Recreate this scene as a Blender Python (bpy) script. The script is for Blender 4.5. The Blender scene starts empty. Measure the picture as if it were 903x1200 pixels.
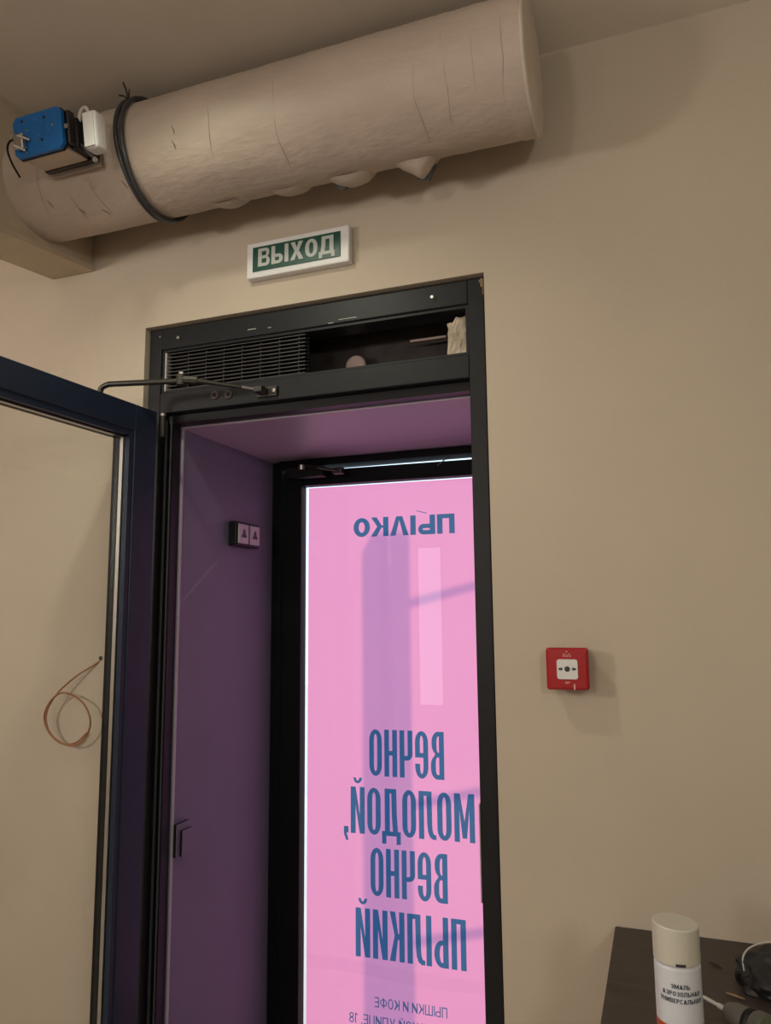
import bpy, bmesh, math, random
from mathutils import Vector, Matrix, noise
from mathutils.geometry import tessellate_polygon
random.seed(7)
S = bpy.context.scene
C = S.collection
PI = math.pi
R = math.radians

# ------------------------------------------------------------------ camera, world, lights, exposure
cam = bpy.data.cameras.new('camera')
cam.sensor_fit = 'VERTICAL'; cam.sensor_height = 24.0; cam.lens = 880.0 / 1200.0 * 24.0
cam.clip_start = 0.02
co = bpy.data.objects.new('camera', cam); C.objects.link(co)
yaw, pitch, roll = -0.349672596, 0.135119539, -0.00892143
fw = Vector((math.sin(yaw) * math.cos(pitch), math.cos(yaw) * math.cos(pitch), math.sin(pitch)))
rt = Vector((math.cos(yaw), -math.sin(yaw), 0)); up = rt.cross(fw)
r2 = math.cos(roll) * rt + math.sin(roll) * up; u2 = -math.sin(roll) * rt + math.cos(roll) * up
m = Matrix((r2, u2, -fw)).transposed().to_4x4(); m.translation = Vector((0, -1.70, 1.55))
co.matrix_world = m
S.camera = co
S.view_settings.view_transform = 'Standard'; S.view_settings.look = 'None'
S.view_settings.gamma = 1.0; S.view_settings.exposure = 0.0; S.view_settings.use_curve_mapping = False

w = bpy.data.worlds.new('sky'); S.world = w; w.use_nodes = True
bg = w.node_tree.nodes['Background']
bg.inputs['Color'].default_value = (0.64, 0.81, 0.97, 1); bg.inputs['Strength'].default_value = 1.68

def light(name, kind, loc, energy, color, target=None, **kw):
    d = bpy.data.lights.new(name, kind); d.energy = energy; d.color = color
    for k, v in kw.items(): setattr(d, k, v)
    o = bpy.data.objects.new(name, d); C.objects.link(o); o.location = loc
    if target is not None:
        o.rotation_euler = (Vector(target) - Vector(loc)).to_track_quat('-Z', 'Y').to_euler()
    return o
SUN_A, SUN_B = 0.40, 0.70            # sunlight travels (-A, -1, -B): in from the street
light('sun', 'SUN', (3, 6, 5), 2.3, (1.0, 0.76, 0.36), (3 - SUN_A, 5, 5 - SUN_B), angle=R(0.6))
light('ceiling_spot', 'SPOT', (-1.0, -0.85, 2.84), 22.0, (0.97, 0.98, 0.78), (-0.90, -0.20, 1.3),
      spot_size=R(112), spot_blend=0.8, shadow_soft_size=0.045)
for x_, y_, e_ in ((0.9, -2.7, 38.0), (-2.35, -2.3, 68.0), (-1.0, -4.2, 46.0)):      # unseen fill lights added behind the camera to brighten ceiling and walls
    light('fill_light', 'POINT', (x_, y_, 2.15), e_, (0.96, 0.96, 0.87) if x_ > 0 else (1.0, 0.92, 0.85), shadow_soft_size=0.14)

# ------------------------------------------------------------------ materials
def mat(name, col, rough=0.6, metal=0.0, spec=0.5, nscale=0, namt=0.0, bump=0.0, bscale=60, col2=None, stretch=None):
    M = bpy.data.materials.new(name); M.use_nodes = True
    nt = M.node_tree; b = nt.nodes['Principled BSDF']
    b.inputs['Base Color'].default_value = (*col, 1); b.inputs['Roughness'].default_value = rough
    b.inputs['Metallic'].default_value = metal; b.inputs['Specular IOR Level'].default_value = spec
    tc = nt.nodes.new('ShaderNodeTexCoord'); mp = nt.nodes.new('ShaderNodeMapping')
    nt.links.new(tc.outputs['Object'], mp.inputs['Vector'])
    if stretch: mp.inputs['Scale'].default_value = stretch
    if nscale:
        n = nt.nodes.new('ShaderNodeTexNoise'); n.inputs['Scale'].default_value = nscale; n.inputs['Detail'].default_value = 6
        nt.links.new(mp.outputs['Vector'], n.inputs['Vector'])
        mx = nt.nodes.new('ShaderNodeMix'); mx.data_type = 'RGBA'
        c2 = col2 or tuple(c * (1 - namt) for c in col)
        mx.inputs['A'].default_value = (*col, 1); mx.inputs['B'].default_value = (*c2, 1)
        rp = nt.nodes.new('ShaderNodeMapRange'); rp.inputs['From Min'].default_value = 0.35; rp.inputs['From Max'].default_value = 0.7
        nt.links.new(n.outputs['Fac'], rp.inputs['Value']); nt.links.new(rp.outputs['Result'], mx.inputs['Factor'])
        nt.links.new(mx.outputs['Result'], b.inputs['Base Color'])
    if bump:
        n2 = nt.nodes.new('ShaderNodeTexNoise'); n2.inputs['Scale'].default_value = bscale; n2.inputs['Detail'].default_value = 5
        nt.links.new(mp.outputs['Vector'], n2.inputs['Vector'])
        bp = nt.nodes.new('ShaderNodeBump'); bp.inputs['Strength'].default_value = bump; bp.inputs['Distance'].default_value = 0.004
        nt.links.new(n2.outputs['Fac'], bp.inputs['Height']); nt.links.new(bp.outputs['Normal'], b.inputs['Normal'])
    return M
def srgb(r, g, b):
    f = lambda v: v / 12.92 if v <= 0.04045 else ((v + 0.055) / 1.055) ** 2.4
    return (f(r / 255), f(g / 255), f(b / 255))
def thin_glass(name, tint, ior=1.5):
    M = bpy.data.materials.new(name); M.use_nodes = True; nt = M.node_tree
    nt.nodes.remove(nt.nodes['Principled BSDF']); out = nt.nodes['Material Output']
    t = nt.nodes.new('ShaderNodeBsdfTransparent'); t.inputs['Color'].default_value = (*tint, 1)
    g = nt.nodes.new('ShaderNodeBsdfGlossy'); g.inputs['Roughness'].default_value = 0.0
    fr = nt.nodes.new('ShaderNodeFresnel'); fr.inputs['IOR'].default_value = ior
    mx = nt.nodes.new('ShaderNodeMixShader')
    ge = nt.nodes.new('ShaderNodeNewGeometry'); mr = nt.nodes.new('ShaderNodeMapRange')      # same index seen from either side of the sheet
    mr.inputs['To Min'].default_value = ior; mr.inputs['To Max'].default_value = 1 / ior
    nt.links.new(ge.outputs['Backfacing'], mr.inputs['Value']); nt.links.new(mr.outputs['Result'], fr.inputs['IOR'])
    nt.links.new(fr.outputs['Fac'], mx.inputs['Fac']); nt.links.new(t.outputs['BSDF'], mx.inputs[1]); nt.links.new(g.outputs['BSDF'], mx.inputs[2])
    nt.links.new(mx.outputs['Shader'], out.inputs['Surface'])
    return M
def film_mat(name, tl, df, fac):
    M = bpy.data.materials.new(name); M.use_nodes = True; nt = M.node_tree
    nt.nodes.remove(nt.nodes['Principled BSDF']); out = nt.nodes['Material Output']
    t = nt.nodes.new('ShaderNodeBsdfTranslucent'); t.inputs['Color'].default_value = (*tl, 1)
    d = nt.nodes.new('ShaderNodeBsdfDiffuse'); d.inputs['Color'].default_value = (*df, 1)
    mx = nt.nodes.new('ShaderNodeMixShader'); mx.inputs['Fac'].default_value = fac
    nt.links.new(t.outputs['BSDF'], mx.inputs[1]); nt.links.new(d.outputs['BSDF'], mx.inputs[2])
    nt.links.new(mx.outputs['Shader'], out.inputs['Surface'])
    return M
def ink_mat(name, tint):
    M = bpy.data.materials.new(name); M.use_nodes = True; nt = M.node_tree
    nt.nodes.remove(nt.nodes['Principled BSDF']); out = nt.nodes['Material Output']
    t = nt.nodes.new('ShaderNodeBsdfTransparent'); t.inputs['Color'].default_value = (*tint, 1)
    nt.links.new(t.outputs['BSDF'], out.inputs['Surface'])
    return M
def emit_mat(name, col, st):
    M = bpy.data.materials.new(name); M.use_nodes = True; nt = M.node_tree
    nt.nodes.remove(nt.nodes['Principled BSDF']); out = nt.nodes['Material Output']
    e = nt.nodes.new('ShaderNodeEmission'); e.inputs['Color'].default_value = (*col, 1); e.inputs['Strength'].default_value = st
    nt.links.new(e.outputs['Emission'], out.inputs['Surface']); return M

WALL = (0.48, 0.405, 0.315)
M_wall = mat('wall_paint', WALL, 0.75, nscale=3, namt=0.05, bump=0.12, bscale=120)
M_ceil = mat('ceiling_paint', (0.68, 0.61, 0.52), 0.85, nscale=4, namt=0.05, bump=0.1, bscale=90)
M_beam = mat('beam_paint', (0.52, 0.43, 0.32), 0.7, nscale=14, namt=0.10, bump=0.25, bscale=50)
M_duct = mat('painted_insulation', (0.50, 0.41, 0.34), 0.5, nscale=9, namt=0.10, bump=0.5, bscale=44, stretch=(0.7, 1.6, 1.6))
M_floor = mat('floor_concrete', (0.42, 0.37, 0.32), 0.6, nscale=5, namt=0.25)
M_frame = mat('frame_dark_paint', (0.0125, 0.0132, 0.0150), 0.42, spec=0.22, nscale=30, namt=0.25, bump=0.04, bscale=200)
M_leaf = mat('leaf_navy_paint', (0.015, 0.024, 0.046), 0.36, spec=0.35, nscale=20, namt=0.15)
M_black = mat('black_gasket', (0.005, 0.005, 0.006), 0.45, spec=0.25)
M_outer = mat('outer_door_black', (0.004, 0.004, 0.006), 0.5, spec=0.12)
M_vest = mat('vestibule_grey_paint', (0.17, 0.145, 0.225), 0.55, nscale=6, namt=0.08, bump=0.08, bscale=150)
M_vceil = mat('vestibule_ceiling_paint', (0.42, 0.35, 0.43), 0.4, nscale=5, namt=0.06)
M_steel = mat('brushed_steel', (0.55, 0.54, 0.52), 0.32, 1.0)
M_dsteel = mat('dark_steel', (0.06, 0.055, 0.05), 0.4, 0.8)
M_white = mat('white_plastic', (0.66, 0.65, 0.64), 0.4)
M_green = mat('sign_green', (0.006, 0.060, 0.040), 0.4)
M_signlet = mat('sign_letter_grey', (0.42, 0.44, 0.42), 0.5)
M_red = mat('alarm_red', (0.33, 0.010, 0.016), 0.18)
M_blue = mat('actuator_blue', (0.006, 0.115, 0.36), 0.42)
M_silver = mat('actuator_aluminium', (0.50, 0.43, 0.36), 0.42, 0.75)
M_wire = mat('brown_wire', (0.30, 0.13, 0.05), 0.45)
M_cable = mat('grey_black_cable', (0.045, 0.047, 0.05), 0.26)
M_foam = mat('crumbly_foam', (0.55, 0.46, 0.36), 0.9, nscale=30, namt=0.45, bump=1.0, bscale=80)
M_rec = mat('recess_dark_board', (0.045, 0.035, 0.032), 0.8, nscale=20, namt=0.4)
M_disc = mat('recess_disc', (0.42, 0.31, 0.27), 0.8, nscale=30, namt=0.2)
M_grille = mat('grille_dark_metal', (0.050, 0.046, 0.042), 0.4, nscale=20, namt=0.3)
M_wood = mat('dark_table_wood', (0.046, 0.034, 0.030), 0.45, nscale=7, namt=0.5, bump=0.15, bscale=30, stretch=(1.2, 14, 14))
M_cap = mat('cream_cap_plastic', (0.50, 0.475, 0.40), 0.38)
M_label = mat('can_label_white', (0.58, 0.60, 0.64), 0.3)
M_orange = mat('can_orange', (0.42, 0.075, 0.025), 0.3)
M_ink = mat('label_ink', (0.03, 0.035, 0.06), 0.6)
M_bag = mat('black_fabric', (0.010, 0.010, 0.012), 0.55, nscale=60, namt=0.4, bump=0.4, bscale=60)
M_rim = mat('pale_trim', (0.45, 0.43, 0.40), 0.6)
M_drill = mat('grey_tool_plastic', (0.090, 0.086, 0.075), 0.45)
M_drillg = mat('olive_tool_plastic', (0.07, 0.085, 0.045), 0.5)
M_splint = mat('pale_splinter', (0.26, 0.17, 0.09), 0.8)
M_dsplint = mat('dark_splinter', (0.02, 0.014, 0.01), 0.8)
M_pinkplate = mat('switch_plate_grey', (0.42, 0.38, 0.44), 0.35)
M_dot = mat('dark_dot', (0.02, 0.02, 0.02), 0.5)
M_outwall = mat('street_facade', (0.45, 0.45, 0.45), 0.9)
M_pave = mat('street_paving', (0.66, 0.68, 0.70), 0.9, nscale=2, namt=0.12)
M_glass = thin_glass('clear_glass', (0.96, 0.97, 0.96))
M_glass2 = thin_glass('street_door_glass', (0.97, 0.97, 0.97))
M_film = film_mat('pink_backlit_film', (0.70, 0.272, 0.50), (0.72, 0.34, 0.56), 0.22)
M_filmink = ink_mat('blue_print_ink', (0.055, 0.40, 0.48))
M_window = emit_mat('daylight_pane', (0.92, 0.96, 1.0), 3.2)

# ------------------------------------------------------------------ builders
def tag(o, label=None, cat=None, group=None, kind=None):
    if label: o['label'] = label
    if cat: o['category'] = cat
    if group: o['group'] = group
    if kind: o['kind'] = kind
    return o
def wmat(o):
    return wmat(o.parent) @ o.matrix_basis if o.parent else o.matrix_basis.copy()
def obj(name, bm, material, parent=None, smooth=False, local=False):
    """one mesh object; verts are world coordinates unless local (then in the parent's own frame)"""
    if parent is not None and not local:
        bm.transform(wmat(parent).inverted())
    me = bpy.data.meshes.new(name)
    bmesh.ops.recalc_face_normals(bm, faces=bm.faces[:]); bm.to_mesh(me); bm.free()
    me.materials.append(material)
    if smooth:
        me.polygons.foreach_set('use_smooth', [True] * len(me.polygons))
        try: me.set_sharp_from_angle(angle=R(38))
        except Exception: pass
    o = bpy.data.objects.new(name, me); C.objects.link(o)
    if parent is not None: o.parent = parent
    return o
def thing(name, label, cat, loc=(0, 0, 0), rot=(0, 0, 0), group=None, kind=None):
    o = bpy.data.objects.new(name, None); C.objects.link(o); o.empty_display_size = 0.05
    o.location = loc; o.rotation_euler = rot
    return tag(o, label, cat, group, kind)
def box(bm, x0, x1, y0, y1, z0, z1, bev=0.0, seg=2):
    t = bmesh.new() if bev else bm
    v = [t.verts.new(p) for p in ((x0, y0, z0), (x1, y0, z0), (x1, y1, z0), (x0, y1, z0), (x0, y0, z1), (x1, y0, z1), (x1, y1, z1), (x0, y1, z1))]
    for f in ((0, 3, 2, 1), (4, 5, 6, 7), (0, 1, 5, 4), (1, 2, 6, 5), (2, 3, 7, 6), (3, 0, 4, 7)): t.faces.new([v[i] for i in f])
    if bev:
        bmesh.ops.bevel(t, geom=t.edges[:], offset=bev, segments=seg, affect='EDGES', profile=0.5)
        merge(bm, t)
    return bm
def merge(bm, t):
    t.verts.index_update(); mp = [bm.verts.new(v.co) for v in t.verts]
    for f in t.faces:
        bm.faces.new([mp[v.index] for v in f.verts])
    t.free()
def sheet(x0, x1, y, z0, z1):
    bm = bmesh.new(); bm.faces.new([bm.verts.new(p) for p in ((x0, y, z0), (x1, y, z0), (x1, y, z1), (x0, y, z1))]); return bm
def B(*a, **k): return box(bmesh.new(), *a, **k)
def tube(bm, pts, r, n=10, closed=False, cap=True):
    pts = [Vector(p) for p in pts]; N = len(pts); rings = []
    nrm = None
    for i, p in enumerate(pts):
        if closed: t = (pts[(i + 1) % N] - pts[i - 1])
        else: t = pts[min(i + 1, N - 1)] - pts[max(i - 1, 0)]
        t.normalize()
        if nrm is None:
            a = Vector((0, 0, 1)) if abs(t.z) < 0.9 else Vector((1, 0, 0)); nrm = t.cross(a).normalized()
        else:
            nrm = (nrm - t * nrm.dot(t)).normalized()
        b = t.cross(nrm); rr = r[i] if isinstance(r, (list, tuple)) else r
        rings.append([bm.verts.new(p + rr * (math.cos(2 * PI * k / n) * nrm + math.sin(2 * PI * k / n) * b)) for k in range(n)])
    for i in range(N if closed else N - 1):
        a, b = rings[i], rings[(i + 1) % N]
        for k in range(n): bm.faces.new((a[k], a[(k + 1) % n], b[(k + 1) % n], b[k]))
    if not closed and cap:
        bm.faces.new(rings[0][::-1]); bm.faces.new(rings[-1])
    return bm
def T(*a, **k): return tube(bmesh.new(), *a, **k)
def spline(pts, k=6):
    P = [Vector(p) for p in pts]; out = []
    for i in range(len(P) - 1):
        p0, p1, p2, p3 = P[max(i - 1, 0)], P[i], P[i + 1], P[min(i + 2, len(P) - 1)]
        for j in range(k):
            t = j / k
            out.append(0.5 * (2 * p1 + (p2 - p0) * t + (2 * p0 - 5 * p1 + 4 * p2 - p3) * t * t + (3 * p1 - p0 - 3 * p2 + p3) * t ** 3))
    out.append(P[-1]); return out
def disc(c, axis, r, h, n=20, bev=0.0):
    a = Vector(axis).normalized(); c = Vector(c)
    if bev: return T([c, c + a * (h - bev), c + a * h], [r, r, r - bev], n=n)
    return T([c, c + a * h], r, n=n)
def flat(polys, f):
    """polys: list of [outer, hole, ...] in 2-D; f maps 2-D to 3-D"""
    bm = bmesh.new()
    for loops in polys:
        flatp = [p for l in loops for p in l]
        vs = [bm.verts.new(f(*p)) for p in flatp]
        for t in tessellate_polygon([[Vector((p[0], p[1], 0)) for p in l] for l in loops]):
            try: bm.faces.new([vs[i] for i in t])
            except ValueError: pass
    return bm
def plate(polys, f0, f1):
    """the same outline with thickness between two mappings"""
    bm = bmesh.new()
    for loops in polys:
        a = [[bm.verts.new(f0(*p)) for p in l] for l in loops]; b = [[bm.verts.new(f1(*p)) for p in l] for l in loops]
        fa = [v for l in a for v in l]; fb = [v for l in b for v in l]
        for t in tessellate_polygon([[Vector((p[0], p[1], 0)) for p in l] for l in loops]):
            try:
                bm.faces.new([fa[i] for i in t]); bm.faces.new([fb[i] for i in reversed(t)])
            except ValueError: pass
        for la, lb in zip(a, b):
            for i in range(len(la)):
                j = (i + 1) % len(la); bm.faces.new((la[i], la[j], lb[j], lb[i]))
    return bm

# ------------------------------------------------------------------ Cyrillic letter outlines (height 1)
def arc(cx, cy, rx, ry, a0, a1, n=10):
    return [(cx + rx * math.cos(R(a0 + (a1 - a0) * i / n)), cy + ry * math.sin(R(a0 + (a1 - a0) * i / n))) for i in range(n + 1)]
def glyph(ch, w, s, t):
    ry = min(0.5, max(0.24, w * 0.62)); h = w / 2
    if ch == 'П': return w, [[[(0, 0), (0, 1), (w, 1), (w, 0), (w - s, 0), (w - s, 1 - t), (s, 1 - t), (s, 0)]]]
    if ch == 'О':
        return w, [[arc(h, 1 - ry, h, ry, 0, 180) + arc(h, ry, h, ry, 180, 360), arc(h, 1 - ry, h - s, ry - t, 0, 180) + arc(h, ry, h - s, ry - t, 180, 360)]]
    if ch == 'Н': return w, [[[(0, 0), (0, 1), (s, 1), (s, .5 + t / 2), (w - s, .5 + t / 2), (w - s, 1), (w, 1), (w, 0), (w - s, 0), (w - s, .5 - t / 2), (s, .5 - t / 2), (s, 0)]]]
    if ch == 'Ч':
        y = .36
        return w, [[[(w, 0), (w - s, 0), (w - s, y)] + arc(h * .9, y + h, h * .9, h, 270, 180, 8) + [(0, 1), (s, 1)] + arc(h * .9, y + h, h * .9 - s, h - t, 180, 270, 8) + [(w - s, y + t), (w - s, 1), (w, 1)]]]
    if ch == 'В':
        r1 = .22; x1 = w - .02; rx = min(h, .2)
        outer = [(0, 0), (0, 1)] + arc(x1 - rx, 1 - r1, rx, r1, 90, 0, 7) + arc(x1 - rx, .51 + r1, rx, r1 - .0, 0, -62, 6) + arc(w - rx, .5 - r1 + .01, rx, r1, 62, 0, 6) + arc(w - rx, r1, rx, r1, 0, -90, 7)
        rx2 = max(.02, rx - s); k = r1 - t
        h1 = [(s, .51 + t * .5), (s, 1 - t)] + arc(x1 - rx, 1 - r1, rx2, k, 90, 0, 6) + arc(x1 - rx, .51 + t * .5 + k, rx2, k, 0, -90, 6)
        h2 = [(s, t), (s, .51 - t * .5)] + arc(w - rx, .51 - t * .5 - k, rx2, k, 90, 0, 6) + arc(w - rx, r1, rx2, k, 0, -90, 6)
        return w, [[outer, h1, h2]]
    if ch == 'е':
        b0 = .44
        outer = [(w, b0)] + arc(h, 1 - ry, h, ry, 0, 180) + arc(h, ry, h, ry, 180, 360) + [(w, .31), (w - s, .31)] + arc(h, ry, h - s, ry - t, 360, 180) + [(s, b0)]
        return w, [[outer, [(s, b0 + t)] + arc(h, 1 - ry, h - s, ry - t, 180, 0) + [(w - s, b0 + t)]]]
    if ch == 'М':
        w = w * 1.42; h = w / 2; q = s * .98
        return w, [[[(0, 0), (0, 1), (q * 1.15, 1), (h, .42), (w - q * 1.15, 1), (w, 1), (w, 0), (w - q, 0), (w - q, .66), (h + q * .42, .08), (h - q * .42, .08), (q, .66), (q, 0)]]]
    if ch == 'Л':
        w = w * 1.12
        return w, [[[(w, 0), (w, 1), (s * .50, 1), (s * .46, .30), (s * .36, .17), (s * .12, t * 1.05), (-s * .30, t * .95), (-s * .30, 0), (s * .35, 0), (s * .95, .05), (s * 1.28, .16), (s * 1.42, .32), (s * 1.50, 1 - t), (w - s, 1 - t), (w - s, 0)]]]
    if ch == 'Λ':
        w = w * 1.08
        return w, [[[(0, 0), (w * .5 - s * .58, 1), (w * .5 + s * .58, 1), (w, 0), (w - s, 0), (w * .5, .80), (s, 0)]]]
    if ch == 'Д':
        w = w * 1.20; d = .17
        return w, [[[(-.02, -d), (-.02, t), (s * .35, t), (s * .55, .45), (s * .62, 1), (w - .03, 1), (w - .03, t), (w + .03, t), (w + .03, -d), (w + .03 - s * .85, -d), (w + .03 - s * .85, 0), (s * .85 - .02, 0), (s * .85 - .02, -d)],
                    [(s * 1.35, t), (s * 1.55, .45), (s * 1.62, 1 - t), (w - .03 - s, 1 - t), (w - .03 - s, t)]]]
    if ch in 'ИЙ':
        w = w * 1.06
        P = [[[(0, 0), (0, 1), (s, 1), (s, .40), (w - s * 1.02, 1), (w, 1), (w, 0), (w - s, 0), (w - s, .60), (s * 1.02, 0)]]]
        if ch == 'Й':
            h = w / 2
            P.append([arc(h, 1.20, h * .62, .125, 180, 360, 10) + arc(h, 1.20, h * .62 - s * .55, .125 - t * .62, 360, 180, 10)])
        return w, P
    if ch == 'К':
        return w, [[[(0, 0), (0, 1), (s, 1), (s, .56), (s + (w - s) * .12, .56), (w - s * .95, 1), (w + s * .1, 1), (s + (w - s) * .52, .52), (w + s * .15, 0), (w - s * .95, 0), (s + (w - s) * .15, .44), (s, .44), (s, 0)]]]
    if ch == 'Ы':
        g = s * .45; wb = w * .98; r = .27; rx = min(wb * .55, .25); W = wb + g + s
        outer = [(0, 0), (0, 1), (s, 1), (s, 2 * r)] + arc(wb - rx, r, rx, r, 90, -90, 12)
        hole = [(s, t), (s, 2 * r - t)] + arc(wb - rx, r, max(.02, rx - s), r - t, 90, -90, 10)
        return W, [[outer, hole], [[(wb + g, 0), (wb + g, 1), (W, 1), (W, 0)]]]
    if ch == 'Х':
        w = w * 1.1
        return w, [[[(0, 0), (w * .5 - s * .56, .51), (.02, 1), (s * 1.15 + .02, 1), (w * .5, .68), (w - s * 1.15 - .02, 1), (w - .02, 1), (w * .5 + s * .56, .51), (w, 0), (w - s * 1.15, 0), (w * .5, .33), (s * 1.15, 0)]]]
    if ch == 'Ш':
        w = w * 1.45; c0 = w / 2 - s / 2; c1 = w / 2 + s / 2
        return w, [[[(0, 1), (0, 0), (w, 0), (w, 1), (w - s, 1), (w - s, t), (c1, t), (c1, 1), (c0, 1), (c0, t), (s, t), (s, 1)]]]
    if ch == 'Ц':
        return w, [[[(0, 1), (0, 0), (w, 0), (w, -.2), (w + s, -.2), (w + s, t), (w, t), (w, 1), (w - s, 1), (w - s, t), (s, t), (s, 1)]]]
    if ch == 'Ф':
        w = w * 1.35; h = w / 2; q = s / 2
        return w, [[arc(h, .52, h, .36, 0, 70, 5) + [(h + q, .88), (h + q, 1), (h - q, 1), (h - q, .88)] + arc(h, .52, h, .36, 110, 250, 10) + [(h - q, .16), (h - q, 0), (h + q, 0), (h + q, .16)] + arc(h, .52, h, .36, 290, 360, 5)[:-1],
                    arc(h - q, .52, h - q - s, .25, 95, 265, 8), arc(h + q, .52, h - q - s, .25, -85, 85, 8)]]
    if ch == 'Е': return w * .86, [[[(0, 0), (0, 1), (w * .86, 1), (w * .86, 1 - t), (s, 1 - t), (s, .5 + t / 2), (w * .78, .5 + t / 2), (w * .78, .5 - t / 2), (s, .5 - t / 2), (s, t), (w * .86, t), (w * .86, 0)]]]
    if ch == 'С': return w, [[arc(h, .5, h, .5, 40, 320, 18) + arc(h, .5, h - s, .5 - t, 320, 40, 18)]]
    if ch == 'Э': return w, [[arc(h, .5, h, .5, 140, -140, 18) + arc(h, .5, h - s, .5 - t, -140, -9, 9) + [(w * .35, .5 - t / 2), (w * .35, .5 + t / 2)] + arc(h, .5, h - s, .5 - t, 9, 140, 9)]]
    if ch == 'Т': return w * .92, [[[(0, 1), (0, 1 - t), (w * .46 - s / 2, 1 - t), (w * .46 - s / 2, 0), (w * .46 + s / 2, 0), (w * .46 + s / 2, 1 - t), (w * .92, 1 - t), (w * .92, 1)]]]
    if ch == 'У': return w, [[[(0, 1), (h - s * .35, .27), (h - s * .8, t), (s * .4, t), (s * .4, 0), (h - s * .2, 0), (h + s * .4, .12), (w, 1), (w - s * 1.05, 1), (h + s * .15, .44), (s * 1.05, 1)]]]
    if ch == 'А':
        w = w * 1.08; h = w / 2
        return w, [[[(0, 0), (h - s * .55, 1), (h + s * .55, 1), (w, 0), (w - s * 1.05, 0), (w - s * 1.7, .22), (s * 1.7, .22), (s * 1.05, 0)], [(s * 1.7 + .06, .22 + t), (w - s * 1.7 - .06, .22 + t), (h, .84)]]]
    if ch in 'РЬ':
        b0 = .42 if ch == 'Р' else 0; r = .29; rx = min(w * .5, .3)
        o_ = [(0, 0), (0, 1)] + ([] if ch == 'Р' else [(s, 1), (s, 2 * r)]) + arc(w * .94 - rx, b0 + r, rx, r, 90, -90, 12) + ([(s, b0)] if ch == 'Р' else []) + ([(s, 0)] if ch == 'Р' else [])
        return w * .94, [[o_, [(s, b0 + t), (s, b0 + 2 * r - t)] + arc(w * .94 - rx, b0 + r, rx - s, r - t, 90, -90, 10)]]
    if ch == 'Я':
        r = .29; rx = min(w * .5, .3)
        o_ = [(w, 0), (w, 1)] + arc(rx, 1 - r, rx, r, 90, 250, 12) + [(0, 0), (s * 1.1, 0), (w * .52, 1 - 2 * r), (w - s, 1 - 2 * r), (w - s, 0)]
        return w, [[o_, [(w - s, 1 - 2 * r + t), (w - s, 1 - t)] + arc(rx, 1 - r, rx - s, r - t, 90, 270, 10)]]
    if ch == 'З':
        r = .26; x1 = w * .9; q = x1 * .5
        return x1, [[arc(q, 1 - r, q, r, 160, -60, 12) + arc(q, r, q, r, 60, -160, 12) + arc(q, r, q - s, r - t, -160, 80, 10) + [(q * .7, .5 - t / 2), (q * .7, .5 + t / 2)] + arc(q, 1 - r, q - s, r - t, -80, 160, 10)]]
    if ch == '1': return w * .5, [[[(w * .5, 0), (w * .5, 1), (w * .5 - s * .9, 1), (0, .86), (0, .74), (w * .5 - s, .86), (w * .5 - s, 0)]]]
    if ch == '8':
        x1 = w * .9; q = x1 / 2
        return x1, [[arc(q, .74, q * .92, .26, -50, 230, 14) + arc(q, .27, q, .27, 130, 410, 16)[1:-1], arc(q, .74, q * .92 - s, .26 - t, 0, 360, 14)[:-1], arc(q, .27, q - s, .27 - t, 0, 360, 14)[:-1]]]
    if ch == ',':
        return s * 1.2, [[[(s * .1, 0), (s * .1, t * 1.3), (s * 1.15, t * 1.3), (s * 1.15, -.02), (s * .55, -.16), (s * .05, -.14), (s * .55, 0)]]]
    return w, []
def layout(text, w, s, t, gap):
    x = 0; out = []
    for ch in text:
        if ch == ' ': x += w * .45; continue
        a, P = glyph(ch, w, s, t); out.append((ch, x, P)); x += a + gap
    return x - gap, out
def text_polys_mesh(body, f, height, width, w_=.66, s_=.125, t_=.115, gap=.13):
    """a line of small print as one mesh, mapped by f(u, v) in metres"""
    W, gl = layout(body, w_, s_, t_, gap); k = width / W; bm = bmesh.new()
    for ch, x, P in gl: merge(bm, flat(P, lambda u, v: f((x + u) * k, v * height)))
    return bm

# ================================================================== the setting
def struct(name, bm, m_, label, cat='wall', parent=None):
    o = obj(name, bm, m_, parent); 
    if parent is None: tag(o, label, cat, kind='structure')
    return o
DX0, DX1, DZ = -1.345, -0.362, 2.367       # door opening in the front wall
bm = B(-4.0, DX0, 0, .72, 0, 2.9); box(bm, DX1, 3.0, 0, .72, 0, 2.9); box(bm, DX0, DX1, 0, .25, DZ, 2.9); box(bm, DX0, DX1, .25, .72, 2.105, 2.9)
struct('wall_front', bm, M_wall, 'tan painted wall around the dark door frame')
struct('wall_left', B(-4.05, -4.0, -5, .72, 0, 2.9), M_wall, 'tan side wall at the far end of the room beyond the open door')
struct('wall_right', B(3.0, 3.05, -5, .72, 0, 2.9), M_wall, 'tan side wall of the room on the table side')
bm = B(-4.0, -2.16, -5.05, -5, 0, 2.9); box(bm, -1.86, 3, -5.05, -5, 0, 2.9); box(bm, -2.16, -1.86, -5.05, -5, 0, .55); box(bm, -2.16, -1.86, -5.05, -5, 2.3, 2.9)
struct('wall_back', bm, M_wall, 'tan wall opposite the door with a narrow window')
win = thing('window_1', 'narrow bright window in the wall opposite the door', 'window', (-2.01, -5.02, .55), kind='structure')
obj('pane', B(-2.14, -1.88, -5.035, -5.03, .57, 2.28), M_window, win)
bm = B(-2.16, -2.14, -5.05, -5, .55, 2.3); box(bm, -1.88, -1.86, -5.05, -5, .55, 2.3); box(bm, -2.14, -1.88, -5.05, -5, .55, .57); box(bm, -2.14, -1.88, -5.05, -5, 2.28, 2.3)
obj('window_frame', bm, M_frame, win)
struct('floor', B(-4, 3, -5, .72, -.05, 0), M_floor, 'grey concrete floor of the room', 'floor')
struct('ceiling', B(-4, 3, -5, .72, 2.9, 2.95), M_ceil, 'brownish painted ceiling above the round duct', 'ceiling')
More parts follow.
